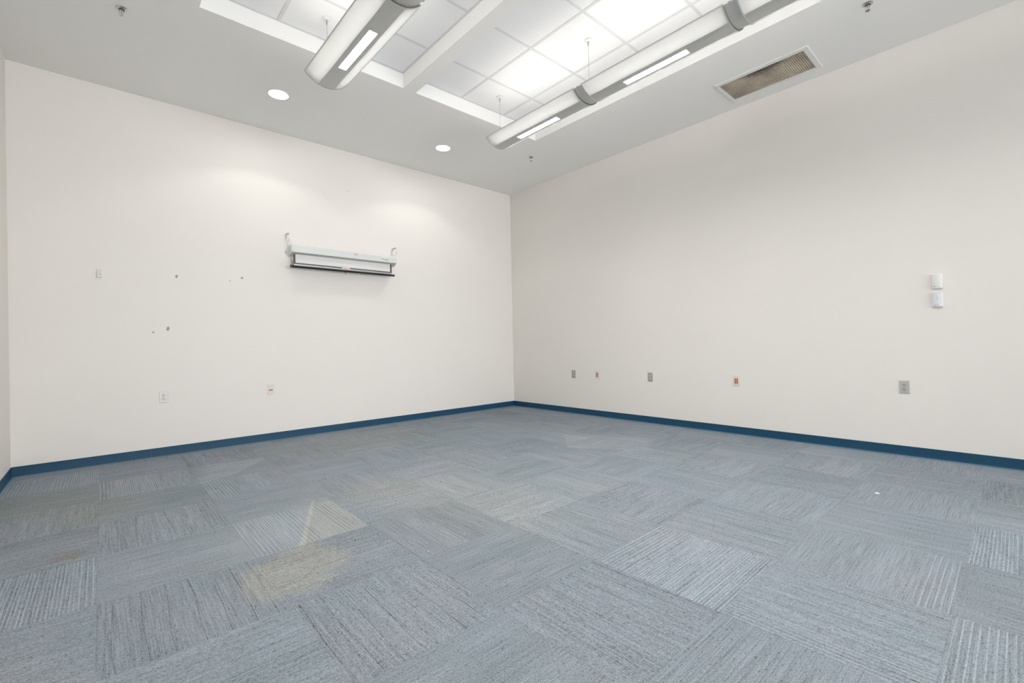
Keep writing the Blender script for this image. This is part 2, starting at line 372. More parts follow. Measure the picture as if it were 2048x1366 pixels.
# carpet tiles, one object each (0.6 m pitch from the seams seen in the photograph)
TX = [-5.885+0.6*i for i in range(11)]
TY = [0.415-0.605*j for j in range(1, 18)]       # -0.19 ...
TYE = [0.0] + [-0.19-0.605*j for j in range(21)]
special = {(0, 0): (.1, .55, 1, .3), (1, 1): (.33, .58, .62, .3), (2, 2): (.5, .55, .6, .2), (0, 4): (.21, .55, 1, .5), (2, 4): (.9, .6, 1, .3),
           (3, 5): (.15, .22, .5, .5), (3, 6): (.6, .30, 0, .6), (4, 6): (.27, .36, .4, .5), (4, 7): (.44, .62, 1, .5), (6, 9): (.71, .55, 1, .4),
           (4, 9): (.38, .55, 1, .4), (5, 9): (.8, .30, .0, .3), (3, 3): (.12, .5, .0, .3), (5, 5): (.18, .52, .5, .4), (7, 4): (.3, .38, 0, .2),
           (6, 4): (.22, .40, .2, .2), (1, 3): (.64, .5, 0, .8), (1, 5): (.87, .40, 0, 1), (5, 7): (.57, .5, 0, 1), (2, 6): (.91, .42, 0, 1), (9, 7): (.7, .55, .8, .3),
           (8, 6): (.35, .5, .5, .6), (6, 8): (.7, .45, 0, 1), (4, 4): (.77, .55, .0, .2)}
def tile_mesh(wx, wy):
    # shallow loaf: bevelled top edges so every seam is a real groove
    g = 0.0001; h = 0.0; bvl = 0.0006
    x0, x1, y0, y1 = -wx/2+g, wx/2-g, -wy/2+g, wy/2-g
    vs = [(x0, y0, -.006), (x1, y0, -.006), (x1, y1, -.006), (x0, y1, -.006), (x0, y0, -bvl), (x1, y0, -bvl), (x1, y1, -bvl), (x0, y1, -bvl),
          (x0+bvl, y0+bvl, h), (x1-bvl, y0+bvl, h), (x1-bvl, y1-bvl, h), (x0+bvl, y1-bvl, h)]
    fs = [(0, 1, 5, 4), (1, 2, 6, 5), (2, 3, 7, 6), (3, 0, 4, 7), (4, 5, 9, 8), (5, 6, 10, 9), (6, 7, 11, 10), (7, 4, 8, 11), (8, 9, 10, 11), (3, 2, 1, 0)]
    return MB().add(vs, fs)
cache = {}
for i in range(10):
    x0 = max(TX[i], XL); x1 = min(TX[i+1] if i < 10 else 0, 0)
    if i == 9: x1 = 0.0
    for jj in range(21):
        j = jj-1
        y1, y0 = TYE[jj], max(TYE[jj+1], YF)
        rot = 0 if (i+j) % 2 == 0 else 1
        wx, wy = x1-x0, y1-y0
        lx, ly = (wx, wy) if not rot else (wy, wx)
        key = (round(lx, 4), round(ly, 4))
        if key not in cache:
            cache[key] = tile_mesh(lx, ly).mesh('carpet_tile'); cache[key].materials.append(M_CARPET)
        o = bpy.data.objects.new('carpet_tile', cache[key]); COL.objects.link(o); o.parent = fl
        o.location = ((x0+x1)/2, (y0+y1)/2, 0); o.rotation_euler = (0, 0, PI/2 if rot else 0)
        if (i, j) in special: cset = special[(i, j)]
        else:
            rr = random.random
            li = random.choice([0, 0, 0, 0, .25, .4]) if rot == 0 else random.choice([0, 0, 0, 0, .2])
            cset = (rr(), .36+.22*rr(), li, random.choice([.3, .6, 1]) if rot == 0 else random.choice([.1, .2, .5]))
        o.color = cset

# soffit: plaster ceiling with two long coffers
AX0, AX1, BX0, BX1, TY0, TY1 = -4.687, -3.001, -2.869, -1.159, -1.787, -7.62
ce = MB()
def holed(mb, cx, cy, hs, rad, z0, z1, n=48):
    vs = []; fs = []
    for k in range(n):
        a = 2*PI*k/n + PI/4
        c, s_ = math.cos(a), math.sin(a); q = hs/max(abs(c), abs(s_))
        for z in (z0, z1): vs.append((cx+q*c, cy+q*s_, z))
        for z in (z0, z1): vs.append((cx+rad*c, cy+rad*s_, z))
    for k in range(n):
        a, b_ = 4*k, 4*((k+1) % n)
        fs += [(a, b_, b_+2, a+2), (a+1, a+3, b_+3, b_+1), (a+2, b_+2, b_+3, a+3)]
    mb.add(vs, fs)
DLX, DLY, HS = (-3.903, -1.938), (-.892, -.878), .2
xx = XL
for x, y in zip(DLX, DLY):
    ce.box(xx, x-HS, TY0, 0, HC, HT+0.06); ce.box(x-HS, x+HS, TY0, y-HS, HC, HT+0.06); ce.box(x-HS, x+HS, y+HS, 0, HC, HT+0.06)
    holed(ce, x, y, HS, .0935, HC, HT+0.06); xx = x+HS
ce.box(xx, 0, TY0, 0, HC, HT+0.06)
ce.box(XL, 0, YF, TY1, HC, HT+0.06)
ce.box(XL, AX0, TY1, TY0, HC, HT+0.06).box(AX1, BX0, TY1, TY0, HC, HT+0.06).box(BX1, 0, TY1, TY0, HC, HT+0.06)
ceo = ce.obj('ceiling', M_CEIL); tag(ceo, kind='structure', label='white plaster ceiling with two coffers of square tiles', cat='ceiling')
MB().box(XL, 0, YF, 0, HT+0.06, HT+0.12).obj('sky_block_cover', M_CEIL, ceo)  # unseen cover added over the coffers to keep sky light out
TW = 0.024
gy = [-2.2704-0.6096*k for k in range(9)]
for (a0, a1, gx) in ((AX0, AX1, (-4.143, -3.534)), (BX0, BX1, (-2.3024, -1.693))):
    # wall angle around the coffer
    MB().box(a0, a0+.02, TY1, TY0, HT-.002, HT).box(a1-.02, a1, TY1, TY0, HT-.002, HT).box(a0+.02, a1-.02, TY0-.02, TY0, HT-.002, HT).box(a0+.02, a1-.02, TY1, TY1+.02, HT-.002, HT).obj('edge_angle', M_TEE, ceo)
    for x in gx: MB().box(x-TW/2, x+TW/2, TY1, TY0, HT-.0015, HT).box(x-.002, x+.002, TY1, TY0, HT, HT+.03).box(x+TW/2, x+TW/2+.0025, TY1, TY0, HT+.0002, HT+.0008).obj('main_tee', M_TEE, ceo)
    xs = [a0]+list(gx)+[a1]; ys = [TY0]+gy+[TY1]
    for c in range(3):
        for y in gy: MB().box(xs[c]+(TW/2 if c else 0), xs[c+1]-(TW/2 if c < 2 else 0), y-TW/2, y+TW/2, HT-.0012, HT).obj('cross_tee', M_TEE, ceo)
        for r in range(len(ys)-1):
            x0, x1, y1, y0 = xs[c]+.003, xs[c+1]-.003, ys[r]-.003, ys[r+1]+.003
            dz = random.uniform(0, .0015)
            MB().box(x0, x1, y0, y1, HT+.001+dz, HT+.017+dz).obj('ceiling_tile', M_TILE, ceo)
# inner faces of the coffers are painted brighter white
for (a0, a1) in ((AX0, AX1), (BX0, BX1)):
    MB().box(a0, a0+.003, TY1, TY0, HC+.0005, HT-.003).box(a1-.003, a1, TY1, TY0, HC+.0005, HT-.003).box(a0+.003, a1-.003, TY0-.003, TY0, HC+.0005, HT-.003).box(a0+.003, a1-.003, TY1, TY1+.003, HC+.0005, HT-.002).obj('coffer_lining', M_TROUGH, ceo)

# ------------------------------------------------------------------ cove base
BH = 0.0854+0.002
cove = [(0, 0), (0, BH), (.0025, BH), (.004, BH-.002), (.004, .016), (.005, .010), (.0075, .0065), (.011, .0052), (.011, 0)]
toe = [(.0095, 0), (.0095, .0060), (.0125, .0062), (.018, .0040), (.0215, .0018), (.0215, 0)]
def base_run(name, breaks, place, label):
    r = empty(name, kind='structure', label=label, cat='baseboard')
    for a, c in zip(breaks, breaks[1:]):
        m = MB()
        if place == 'back': m.prism([(-p[0], p[1]) for p in cove], a+.0004, c-.0004, 0)
        elif place == 'right': m.prism([(-p[0], p[1]) for p in cove], a+.0004, c-.0004, 1)
        else: m.prism([(XL+p[0], p[1]) for p in cove], a+.0004, c-.0004, 1)
        m.obj('base_strip', M_BASE, r, smooth=True)
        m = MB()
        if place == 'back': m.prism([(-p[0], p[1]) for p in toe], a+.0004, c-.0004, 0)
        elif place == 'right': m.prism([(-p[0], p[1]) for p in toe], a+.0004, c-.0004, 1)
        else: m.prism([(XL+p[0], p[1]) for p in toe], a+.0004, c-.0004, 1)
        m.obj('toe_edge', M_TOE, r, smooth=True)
base_run('baseboard_back', [XL+.004, -4.90, -3.68, -2.46, -1.24, -.004], 'back', 'dark blue vinyl cove base along the wall with the screen')
base_run('baseboard_right', [YF, -11.27, -10.05, -8.83, -7.61, -6.39, -5.17, -3.95, -2.73, -1.51, -.29, 0], 'right', 'dark blue vinyl cove base along the wall with five plates')
base_run('baseboard_left', [YF, -11.56, -10.34, -9.12, -7.9, -6.68, -5.46, -4.24, -3.02, -1.8, -.58, 0], 'left', 'dark blue vinyl cove base at the far left edge')

# ------------------------------------------------------------------ linear pendants
PR, PZ = 0.229, 3.205
def arcpt(x, r=PR): return (x, PZ+PR-math.sqrt(r*r-x*x))
def ang(x): return math.asin(x/PR)
def arc_strip(mb, a0, a1, y0, y1, n, ro=PR, th=.003):
    prof = [(ro*math.sin(a0+(a1-a0)*k/n), PZ+PR-ro*math.cos(a0+(a1-a0)*k/n)) for k in range(n+1)]
    ri = ro-th
    prof += [(ri*math.sin(a1+(a0-a1)*k/n), PZ+PR-ri*math.cos(a1+(a0-a1)*k/n)) for k in range(n+1)]
    mb.prism(prof, y0, y1, 1)
RIM = 0.170
def pendant(xc, label, joints):
    root = empty('pendant_light', (xc, -4.6, PZ), label=label, cat='ceiling light', group='long linear pendants in the coffers')
    def add(mb, name, mat, parent=None, **kw):
        o = mb.obj(name, mat, **kw)
        o.parent = parent or root
        o.matrix_parent_inverse = Matrix.Identity(4)
        # vertices are in coordinates relative to (xc,0,0): shift into the parent's space
        o.location = (0, 4.6, -PZ) if parent is None else (0, 0, 0)
        return o
    for (y0, y1) in joints:        # y0 > y1
        lc = (y0+y1)/2; l0, l1 = lc+.275, lc-.275
        seg = MB()
        a = ang(.062); h = ang(.030)
        # grey centre strip with the opening for the louver
        arc_strip(seg, -a, a, l0, y0, 6); arc_strip(seg, -a, a, y1, l1, 6); arc_strip(seg, -a, -h, l1, l0, 2); arc_strip(seg, h, a, l1, l0, 2)
        s = add(seg, 'fixture_segment', M_ALU)
        for sg in (-1, 1):
            wmb = MB(); lo, hi = a+.006, ang(RIM)
            arc_strip(wmb, min(sg*lo, sg*hi), max(sg*lo, sg*hi), y1+.002, y0-.002, 10, th=.0015)
            add(wmb, 'perforated_wing', M_WING, s, smooth=True)
            gmb = MB(); arc_strip(gmb, min(sg*(a-.001), sg*(a+.007)), max(sg*(a-.001), sg*(a+.007)), y1+.001, y0-.001, 1, ro=PR-.0025, th=.003)
            add(gmb, 'seam', M_GASKET, s)
            rm = MB(); p = arcpt(RIM); rm.box(sg*p[0]-.003, sg*p[0]+.003, y1, y0, p[1]-.001, p[1]+.007)
            add(rm, 'rim', M_COLLAR, s)
        lm = MB().box(-.032, -.029, l1, l0, PZ+.001, PZ+.02).box(.029, .032, l1, l0, PZ+.001, PZ+.02).box(-.032, .032, l0-.003, l0, PZ+.001, PZ+.02).box(-.032, .032, l1, l1+.003, PZ+.001, PZ+.02)
        add(lm, 'louver_frame', M_TRIM, s)
        bl = MB(); k = 27
        for q in range(1, k): yy = l1+(l0-l1)*q/k; bl.box(-.029, .029, yy-.0012, yy+.0012, PZ+.002, PZ+.010)
        bo = add(bl, 'louver_blades', M_TRIM, s); bo['kind'] = 'stuff'
        add(MB().box(-.029, .029, l1+.003, l0-.003, PZ+.012, PZ+.014), 'lamp_lens', M_LOUVLAMP, s)
        # gear tray above the strip, and two tubes
        add(MB().box(-.035, .035, y1+.02, y0-.02, PZ+.022, PZ+.04), 'gear_tray', M_WHITE, s)
        for tx in (-.07, .07): add(MB().tube((tx, y1+.03, PZ+.088), (tx, y0-.03, PZ+.088), .008, 10), 'lamp_tube', M_TUBE, s, smooth=True)
        # end plates of the segment
        for yy, d in ((y0, -1), (y1, 1)):
            prof = [arcpt(-RIM+2*RIM*k/16, PR) for k in range(17)]
            prof = [(p[0], p[1]-.001) for p in prof]
            e = MB().prism(prof, yy, yy+d*.003, 1)
            add(e, 'end_plate', M_ENDPL, s)
    for (a, c) in zip(joints, joints[1:]):
        y0, y1 = a[1], c[0]
        cm = MB(); hh = ang(RIM)-.02
        arc_strip(cm, -hh, hh, y1, y0, 16, ro=PR-.010, th=.008)
        co = add(cm, 'joint_collar', M_COLLAR, smooth=True)
        for yy in (y0+.001, y1-.011):
            rg = MB(); arc_strip(rg, -hh-.02, hh+.02, yy, yy+.010, 16, ro=PR+.0015, th=.010)
            add(rg, 'collar_ring', M_COLLAR, co, smooth=True)
    for yc in [joints[0][0]-.04]+[(a[1]+c[0])/2 for a, c in zip(joints, joints[1:])]+[joints[-1][1]+.04]:
        cb = add(MB().tube((0, yc, PZ+.085), (0, yc, HT-.02), .0014, 6), 'suspension_cable', M_CABLE)
        add(MB().lathe([(0, HT-.0135), (.018, HT-.013), (.030, HT-.009), (.034, HT-.0025), (0, HT-.0025)], 20, (0, yc, 0)), 'canopy', M_WHITE, cb, smooth=True)
        add(MB().tube((0, yc, HT-.048), (0, yc, HT-.012), .0055, 10, .0075), 'cable_gripper', M_CABLE, cb, smooth=True)
        add(MB().box(-RIM, RIM, yc-.01, yc+.01, PZ+.076, PZ+.080), 'hanger_bar', M_COLLAR, cb)
    return root
JT = [(-2.03, -3.250), (-3.333, -4.545), (-4.625, -5.84), (-5.92, -7.13)]
pendant(-3.849, 'grey linear pendant on the left, cropped above, near the two round downlights', JT)
pendant(-1.987, 'long grey linear pendant of several sections beside the air grille', JT)

# ------------------------------------------------------------------ recessed downlights
def downlight(x, y, label):
    r = empty('recessed_downlight', (x, y, HC), label=label, cat='downlight', group='round recessed downlights')
    MB().lathe([(.094, 0), (.104, 0), (.103, -.003), (.094, -.004), (.090, -.002), (.090, 0)], 40).obj('trim_ring', M_TRIM, r, smooth=True)
    MB().lathe([(.0925, -.002), (.088, .030), (.076, .075), (.055, .11), (0, .12)], 40).obj('reflector', M_CONE, r, smooth=True)
    MB().lathe([(0, .034), (.080, .036), (.080, .040), (.0, .042)], 32).obj('lamp_lens', M_DOWNLAMP, r, smooth=True)
    l = bpy.data.lights.new('downlight_lamp', 'SPOT'); l.energy = P_SPOT; l.spot_size = math.radians(124); l.spot_blend = 0.22; l.shadow_soft_size = .03; l.color = (1, .985, .95)
    o = bpy.data.objects.new('downlight_lamp', l); COL.objects.link(o); o.location = (x, y, HC+.012)
    d = bpy.data.lights.new('downlight_glow', 'AREA'); d.shape = 'DISK'; d.size = .16; d.energy = P_DISC; d.color = (1, .985, .95)
    o = bpy.data.objects.new('downlight_glow', d); COL.objects.link(o); o.location = (x, y, HC+.002)
downlight(-3.903, -.892, 'lit round downlight nearer the left pendant')
downlight(-1.938, -.878, 'lit round downlight nearer the corner of the room')

# ------------------------------------------------------------------ sprinkler heads
def sprinkler(x, y, rz, label, big):
    r = empty('sprinkler_head', (x, y, HC), rz, label=label, cat='sprinkler', group='ceiling sprinkler heads')
    MB().lathe([(.0, -.001), (.014, -.006), (.020, -.009), (.030, -.007), (.036, -.001), (.036, 0), (0, 0)], 28).obj('escutcheon', M_CHROME, r, smooth=True)
    MB().lathe([(0, -.0095), (.0175, -.0095), (.0175, -.0085), (0, -.0085)], 20).obj('recess', M_SPRDARK, r)
    b_ = MB().lathe([(0, -.005), (.010, -.006), (.010, -.016), (.006, -.018), (0, -.018)], 16).obj('body', M_CHROME, r, smooth=True)
    for sg in (-1, 1):
        MB().path([(sg*.009, 0, -.012), (sg*.015, 0, -.024), (sg*.011, 0, -.040), (sg*.002, 0, -.048)], .0022, 8).obj('frame_arm', M_CHROME, r, smooth=True)
    MB().tube((0, 0, -.016), (0, 0, -.044), .0017, 8).obj('glass_bulb', M_BRASS, r, smooth=True)
    d = MB().lathe([(0, -.047), (.006, -.048), (.007, -.052), (0, -.053)], 16)
    d.obj('boss', M_BRASS, r, smooth=True)
    df = MB(); n = 12
    for k in range(n):
        a = 2*PI*k/n; w_ = .085
        a0, a1 = a-w_*1.4, a+w_*1.4
        z0, z1 = -.0535, -.0520
        q = [(.005*math.cos(a-.25), .005*math.sin(a-.25)), (.0155*math.cos(a0), .0155*math.sin(a0)), (.0155*math.cos(a1), .0155*math.sin(a1)), (.005*math.cos(a+.25), .005*math.sin(a+.25))]
        df.prism(q, z0, z1, 2)
    df.lathe([(0, -.0535), (.0065, -.0535), (.0065, -.052), (0, -.052)], 12)
    df.obj('deflector', M_BRASS if big else M_CHROME, r)
sprinkler(-5.115, -1.406, .3, 'chrome sprinkler head on the ceiling at the far left', False)
sprinkler(-.846, -5.087, 1.2, 'sprinkler head on the ceiling above the air grille', True)
sprinkler(-.845, -1.386, .8, 'small sprinkler head near the corner of the room', True)

# ------------------------------------------------------------------ return-air grille
vx0, vx1, vy0, vy1 = -.648, -.186, -4.628, -3.818
ix0, ix1, iy0, iy1 = -.600, -.222, -4.584, -3.846
V = empty('air_grille', ((vx0+vx1)/2, (vy0+vy1)/2, HC), label='white framed return air grille clogged with brown dust', cat='vent')
cxv, cyv = V.location.x, V.location.y
def vb(x0, x1, y0, y1, z0, z1): return (x0-cxv, x1-cxv, y0-cyv, y1-cyv, z0, z1)
for args in ((vx0, ix0, vy0, vy1), (ix1, vx1, vy0, vy1), (ix0, ix1, vy0, iy0), (ix0, ix1, iy1, vy1)):
    MB().box(*vb(*args, -.012, -.0005)).obj('frame_rail', M_TRIM, V, bevel=.002)
MB().box(*vb(ix0, ix1, iy0, iy1, -.002, -.0006)).obj('filter_panel', M_GRILLE, V)
ns = 44; sm = MB()
sm.prism([(-.0040, -.0020), (-.0028, -.0020), (.0040, -.0100), (.0028, -.0100)], ix0-cxv, ix1-cxv, 0)
sme = sm.mesh('slat'); sme.materials.append(M_GRILLE)
for k in range(ns):
    o = mk('slat', sme, V, (0, iy0-cyv+(iy1-iy0)*(k+.5)/ns, 0))
cw = MB()
for k in range(1, 20): xx = ix0-cxv+(ix1-ix0)*k/20; cw.box(xx-.0003, xx+.0003, iy0-cyv, iy1-cyv, -.0095, -.0060)
cw.obj('cross_wires', M_GRILLE, V)['kind'] = 'stuff'

# ------------------------------------------------------------------ plates on the walls.  local frame: x across, z up, -y out of the wall
def rrect(w_, h_, r, n=4):
    pts = []
    for cx, cz, a0 in ((w_/2-r, h_/2-r, 0), (-w_/2+r, h_/2-r, PI/2), (-w_/2+r, -h_/2+r, PI), (w_/2-r, -h_/2+r, 1.5*PI)):
        for k in range(n+1): a = a0+PI/2*k/n; pts.append((cx+r*math.cos(a), cz+r*math.sin(a)))
    return pts
def yprism(pts, y0, y1, dx=0, dz=0): return MB().prism([(p[0]+dx, p[1]+dz) for p in pts], y0, y1, 1)
def plate(root, mat, th=.006):
    o = yprism(rrect(.070, .114, .004), -.0005, -th).obj('cover_plate', mat, root, bevel=.0025); return o
def outlet(loc, rz, label, mplate, mrec):
    r = empty('wall_outlet', loc, rz, label=label, cat='outlet', group='duplex power outlets low on the walls')
    plate(r, mplate)
    for s in (1, -1):
        pts = [(max(-.0145, min(.0145, .0172*math.cos(2*PI*k/28))), .0143*math.sin(2*PI*k/28)) for k in range(28)]
        rc = yprism(pts, -.0055, -.0085, 0, s*.0195).obj('receptacle', mrec, r, bevel=.0006)
        MB().box(-.0075, -.0052, -.0089, -.0084, s*.0195-.0005, s*.0195+.0078).obj('slot', M_DARK, rc)
        MB().box(.0052, .0075, -.0089, -.0084, s*.0195+.0008, s*.0195+.0070).obj('slot', M_DARK, rc)
        MB().prism([(.003*math.cos(2*PI*k/12), s*.0195-.0065+.003*math.sin(2*PI*k/12)) for k in range(12)], -.0089, -.0084, 1).obj('ground_hole', M_DARK, rc)
    MB().prism([(.0028*math.cos(2*PI*k/12), .0028*math.sin(2*PI*k/12)) for k in range(12)], -.0058, -.0072, 1).obj('screw', M_CABLE, r)
    return r
def data_plate(loc, rz, label, rows, group):
    r = empty('data_plate', loc, rz, label=label, cat='data outlet', group=group)
    plate(r, M_IVORY)
    yprism(rrect(.050, .078, .002), -.0055, -.0075).obj('insert', M_IVORY, r, bevel=.0008)
    for row in rows:
        for s in (-1, 1):
            j = MB().box(s*.0105-.0082, s*.0105+.0082, -.0105, -.0070, row-.0068, row+.0068).obj('jack', M_RED, r, bevel=.0008)
            MB().box(s*.0105-.0055, s*.0105+.0055, -.0108, -.0104, row-.0045, row+.0040).obj('opening', M_REDDK, j)
    return r
outlet((-4.791, 0, .595), 0, 'pale duplex outlet on the wall with the projector screen', M_STEELL, M_LGREYPL)
data_plate((-3.801, 0, .589), 0, 'ivory data plate with one row of two red jacks', (-.004,), 'ivory data plates with red jacks')
RW = PI/2*3      # faces -x
outlet((0, -1.342, .590), -PI/2, 'grey duplex outlet nearest the room corner', M_STEELD, M_LGREYPL)
data_plate((0, -1.784, .591), -PI/2, 'ivory plate of six red jacks nearest the room corner', (.020, 0, -.020), 'ivory data plates with red jacks')
outlet((0, -2.627, .595), -PI/2, 'grey duplex outlet between the two plates of six red jacks', M_STEELD, M_LGREYPL)
data_plate((0, -3.702, .594), -PI/2, 'ivory plate of six red jacks farther from the corner', (.020, 0, -.020), 'ivory data plates with red jacks')
outlet((0, -5.133, .606), -PI/2, 'grey duplex outlet with black slots below the wall sensors', M_STEELM, M_GREYPL)

# wall sensors
def sensor(loc, label, arrows, mat, hh):
    r = empty('wall_sensor', loc, -PI/2, label=label, cat='sensor', group='white sensors one above the other')
    prof = [(-.0345, -.001), (-.0345, -.014), (-.030, -.0195), (-.015, -.0235), (0, -.0245), (.015, -.0235), (.030, -.0195), (.0345, -.014), (.0345, -.001)]
    MB().prism(prof, -hh, hh, 2).obj('cover', mat, r, bevel=.002)
    MB().prism([(-.0125+.0032*math.cos(2*PI*k/14), -hh+.0135+.0032*math.sin(2*PI*k/14)) for k in range(14)], -.0246, -.0238, 1).obj('logo_dot', M_PRINT, r)
    MB().box(-.0065, .0125, -.0251, -.0244, -hh+.0120, -hh+.0148).obj('logo_line', M_PRINTG, r)
    if arrows:
        for q, s in ((.017, 1), (.002, -1)):
            MB().prism([(-.0038, q-s*.003), (.0038, q-s*.003), (0, q+s*.004)], -.0252, -.0244, 1).obj('arrow_mark', M_PRINTG, r)
    return r
sensor((0, -5.361, 1.511), 'plain white wall sensor, the upper one', False, M_SENSOR, .059)
sensor((0, -5.362, 1.357), 'white wall sensor with two arrow marks, the lower one', True, M_SENSORC, .061)

# mounting bracket left on the back wall, anchors, torn patches
r = empty('mounting_bracket', (-5.262, 0, 1.812), 0, label='small white metal bracket on the wall near the left corner', cat='bracket')
r.scale = (.78, 1, .80)
MB().box(-.020, .020, -.003, -.0005, -.052, .056).obj('back_plate', M_WHITE, r, bevel=.001)
for sg in (-1, 1): MB().prism([(sg*.020, -.001), (sg*.020, -.016), (sg*.0235, -.016), (sg*.0235, -.001)], -.050, .040, 2).obj('side_flange', M_LGREYPL if sg < 0 else M_WHITE, r, bevel=.0008)
MB().box(-.020, .020, -.016, -.003, -.053, -.049).obj('lip', M_LGREYPL, r)
for zz, rr_ in ((.030, .0045), (.004, .0035), (-.014, .0065)):
    MB().prism([(rr_*math.cos(2*PI*k/12), zz+rr_*math.sin(2*PI*k/12)) for k in range(12)], -.0036, -.0028, 1).obj('hole', M_PRINTG, r)
r = empty('wall_anchor', (-4.190, 0, 1.822), 0, label='white plastic anchor with screw stub sticking out of the wall', cat='anchor')
MB().tube((0, -.0005, 0), (0, -.010, 0), .010, 14, .008).obj('plug', M_WHITE, r, smooth=True)
MB().tube((0, -.009, 0), (.002, -.022, -.003), .003, 8).obj('screw', M_CHROME, r)
r = empty('wall_plug', (-4.866, 0, 1.252), 0, label='tiny black plug in the wall left of the lowest torn patch', cat='anchor')
MB().box(-.008, -.0005, -.005, -.0005, -.004, .004).box(.0005, .008, -.005, -.0005, -.004, .004).obj('plug_half', M_DARK, r)
random.seed(3)
def patch(x, z, w_, h_, label):
    n = 22
    pts = []
    for k in range(n):
        a = 2*PI*k/n; q = random.uniform(.78, 1.08)
        pts.append((.85*w_/2*q*math.cos(a)+.1*w_*math.sin(a), .85*h_/2*q*math.sin(a)))
    o = MB().prism([(p[0], p[1]) for p in pts], -.0012, .002, 1).obj('torn_patch', M_CHIP, wb, (x, 0, z))
    o['label'] = label
patch(-4.668, 1.831, .027, .044, 'torn brown patch right of the white bracket')
patch(-4.073, 1.862, .032, .030, 'torn brown patch beside the white anchor')
patch(-4.746, 1.288, .030, .052, 'torn brown patch lowest on the wall')
MB().tube((-2.839, -.0012, 3.098), (-2.839, .002, 3.098), .006, 10).obj('nail_hole', M_STEELD, wb)
MB().tube((-3.155, -.0008, 3.02), (-3.155, .002, 3.02), .005, 10).obj('nail_hole', M_STEELM, wb)
MB().box(-.0012, .002, -3.728, -3.706, 1.537, 1.5405).obj('scuff_mark', M_STEELM, wr)

# ------------------------------------------------------------------ projection screen
S = empty('projection_screen', (-2.92, -.125, 2.0), 0, label='white roll-up projection screen, nearly closed, hung on the wall', cat='projection screen')
def sx(x): return x+2.92
def syy(y): return y+.125
SZ = 2.0
hx0, hx1 = -3.588, -2.256
hp = [(-.165, 2.190), (-.165, 2.262), (-.155, 2.276), (-.110, 2.280), (-.088, 2.268), (-.085, 2.168), (-.105, 2.170)]
hp = [(syy(p[0]), p[1]-SZ) for p in hp]
MB().prism(hp, sx(hx0), sx(hx1), 0).obj('housing', M_HOUSING, S, bevel=.002)
MB().prism([(syy(p[0]), p[1]-SZ) for p in ((-.1655, 2.1895), (-.1655, 2.1915), (-.083, 2.164), (-.083, 2.150))], sx(hx0-.003), sx(hx1+.003), 0).obj('housing_underside', M_UNDERSIDE, S)  # underside of the case, partly darkened for shade
for x0_, x1_ in ((hx0-.004, hx0+.006), (hx1-.006, hx1+.004)):
    ep = [(p[0]*1.03, (p[1]-.22)*1.05+.22) for p in hp]
    MB().prism(ep, sx(x0_), sx(x1_), 0).obj('end_cap', M_HOUSING, S, bevel=.0015)
fy = syy(-.128)
MB().box(sx(-3.541), sx(-2.331), fy-.0005, fy+.0005, 2.072-SZ, 2.185-SZ).obj('screen_fabric', M_FABRIC, S)
MB().box(sx(-3.562), sx(-3.541), fy-.0008, fy+.0008, 2.058-SZ, 2.180-SZ).obj('black_border', M_BORDER, S)
MB().box(sx(-2.331), sx(-2.308), fy-.0008, fy+.0008, 2.058-SZ, 2.180-SZ).obj('black_border', M_BORDER, S)
MB().box(sx(-3.562), sx(-2.308), fy-.0009, fy+.0009, 2.058-SZ, 2.071-SZ).obj('black_border', M_BORDER, S)
MB().box(sx(-3.556), sx(-2.312), fy-.004, fy+.004, 2.037-SZ, 2.058-SZ).obj('silver_batten', M_BATTEN, S, bevel=.002)
MB().tube((sx(-3.592), fy, 2.026-SZ), (sx(-2.278), fy, 2.026-SZ), .0125, 16).obj('bottom_bar', M_BAR, S, smooth=True)
for x in (-3.594, -2.276):
    MB().tube((sx(x)-.006, fy, 2.026-SZ), (sx(x)+.006, fy, 2.026-SZ), .0150, 16).obj('bar_cap', M_BORDER, S, smooth=True, bevel=.002)
ring = []
for k in range(17): a = 2*PI*k/16; ring.append((sx(-2.944)+.0135*math.cos(a), fy, 1.999-SZ+.0135*math.sin(a)))
MB().path(ring, .0018, 6).obj('pull_ring', M_BRASS, S, smooth=True)
MB().tube((sx(-2.944), fy, 2.004-SZ), (sx(-2.944), fy, 2.016-SZ), .004, 8).obj('ring_stem', M_BAR, S)
lb = MB().box(sx(-2.992), sx(-2.888), fy-.0072, fy-.0048, 2.046-SZ, 2.080-SZ).obj('warning_label', M_PINK, S, label='pink and white sticker')
MB().box(sx(-2.970), sx(-2.910), fy-.0078, fy-.0071, 2.050-SZ, 2.0535-SZ).obj('print_line', M_LTEXT, lb)
yl = syy(-.165)
lb = MB().box(sx(-2.850), sx(-2.786), yl-.0022, yl-.0008, 2.226-SZ, 2.262-SZ).obj('model_label', M_YLABEL, S, label='small yellow sticker')
MB().box(sx(-2.846), sx(-2.792), yl-.0028, yl-.0021, 2.249-SZ, 2.2535-SZ).box(sx(-2.832), sx(-2.808), yl-.0028, yl-.0021, 2.236-SZ, 2.242-SZ).obj('print_line', M_LTEXT, lb)
tcu = bpy.data.curves.new('maker_lettering', 'FONT'); tcu.body = 'Draper'; tcu.size = .034; tcu.extrude = .0006; tcu.align_x = 'LEFT'
to = bpy.data.objects.new('tmp', tcu); COL.objects.link(to)
dg = bpy.context.evaluated_depsgraph_get(); me = bpy.data.meshes.new_from_object(to.evaluated_get(dg)); bpy.data.objects.remove(to)
me.materials.clear(); me.materials.append(M_PRINTG)
t = mk('maker_lettering', me, S, (sx(-2.462), yl-.0012, 2.214-SZ)); t.rotation_euler = (PI/2, 0, 0)
for x in (-3.578, -3.566): MB().tube((sx(x), yl, 2.204-SZ), (sx(x), yl-.0025, 2.204-SZ), .003, 8).obj('rivet', M_PRINTG, S)
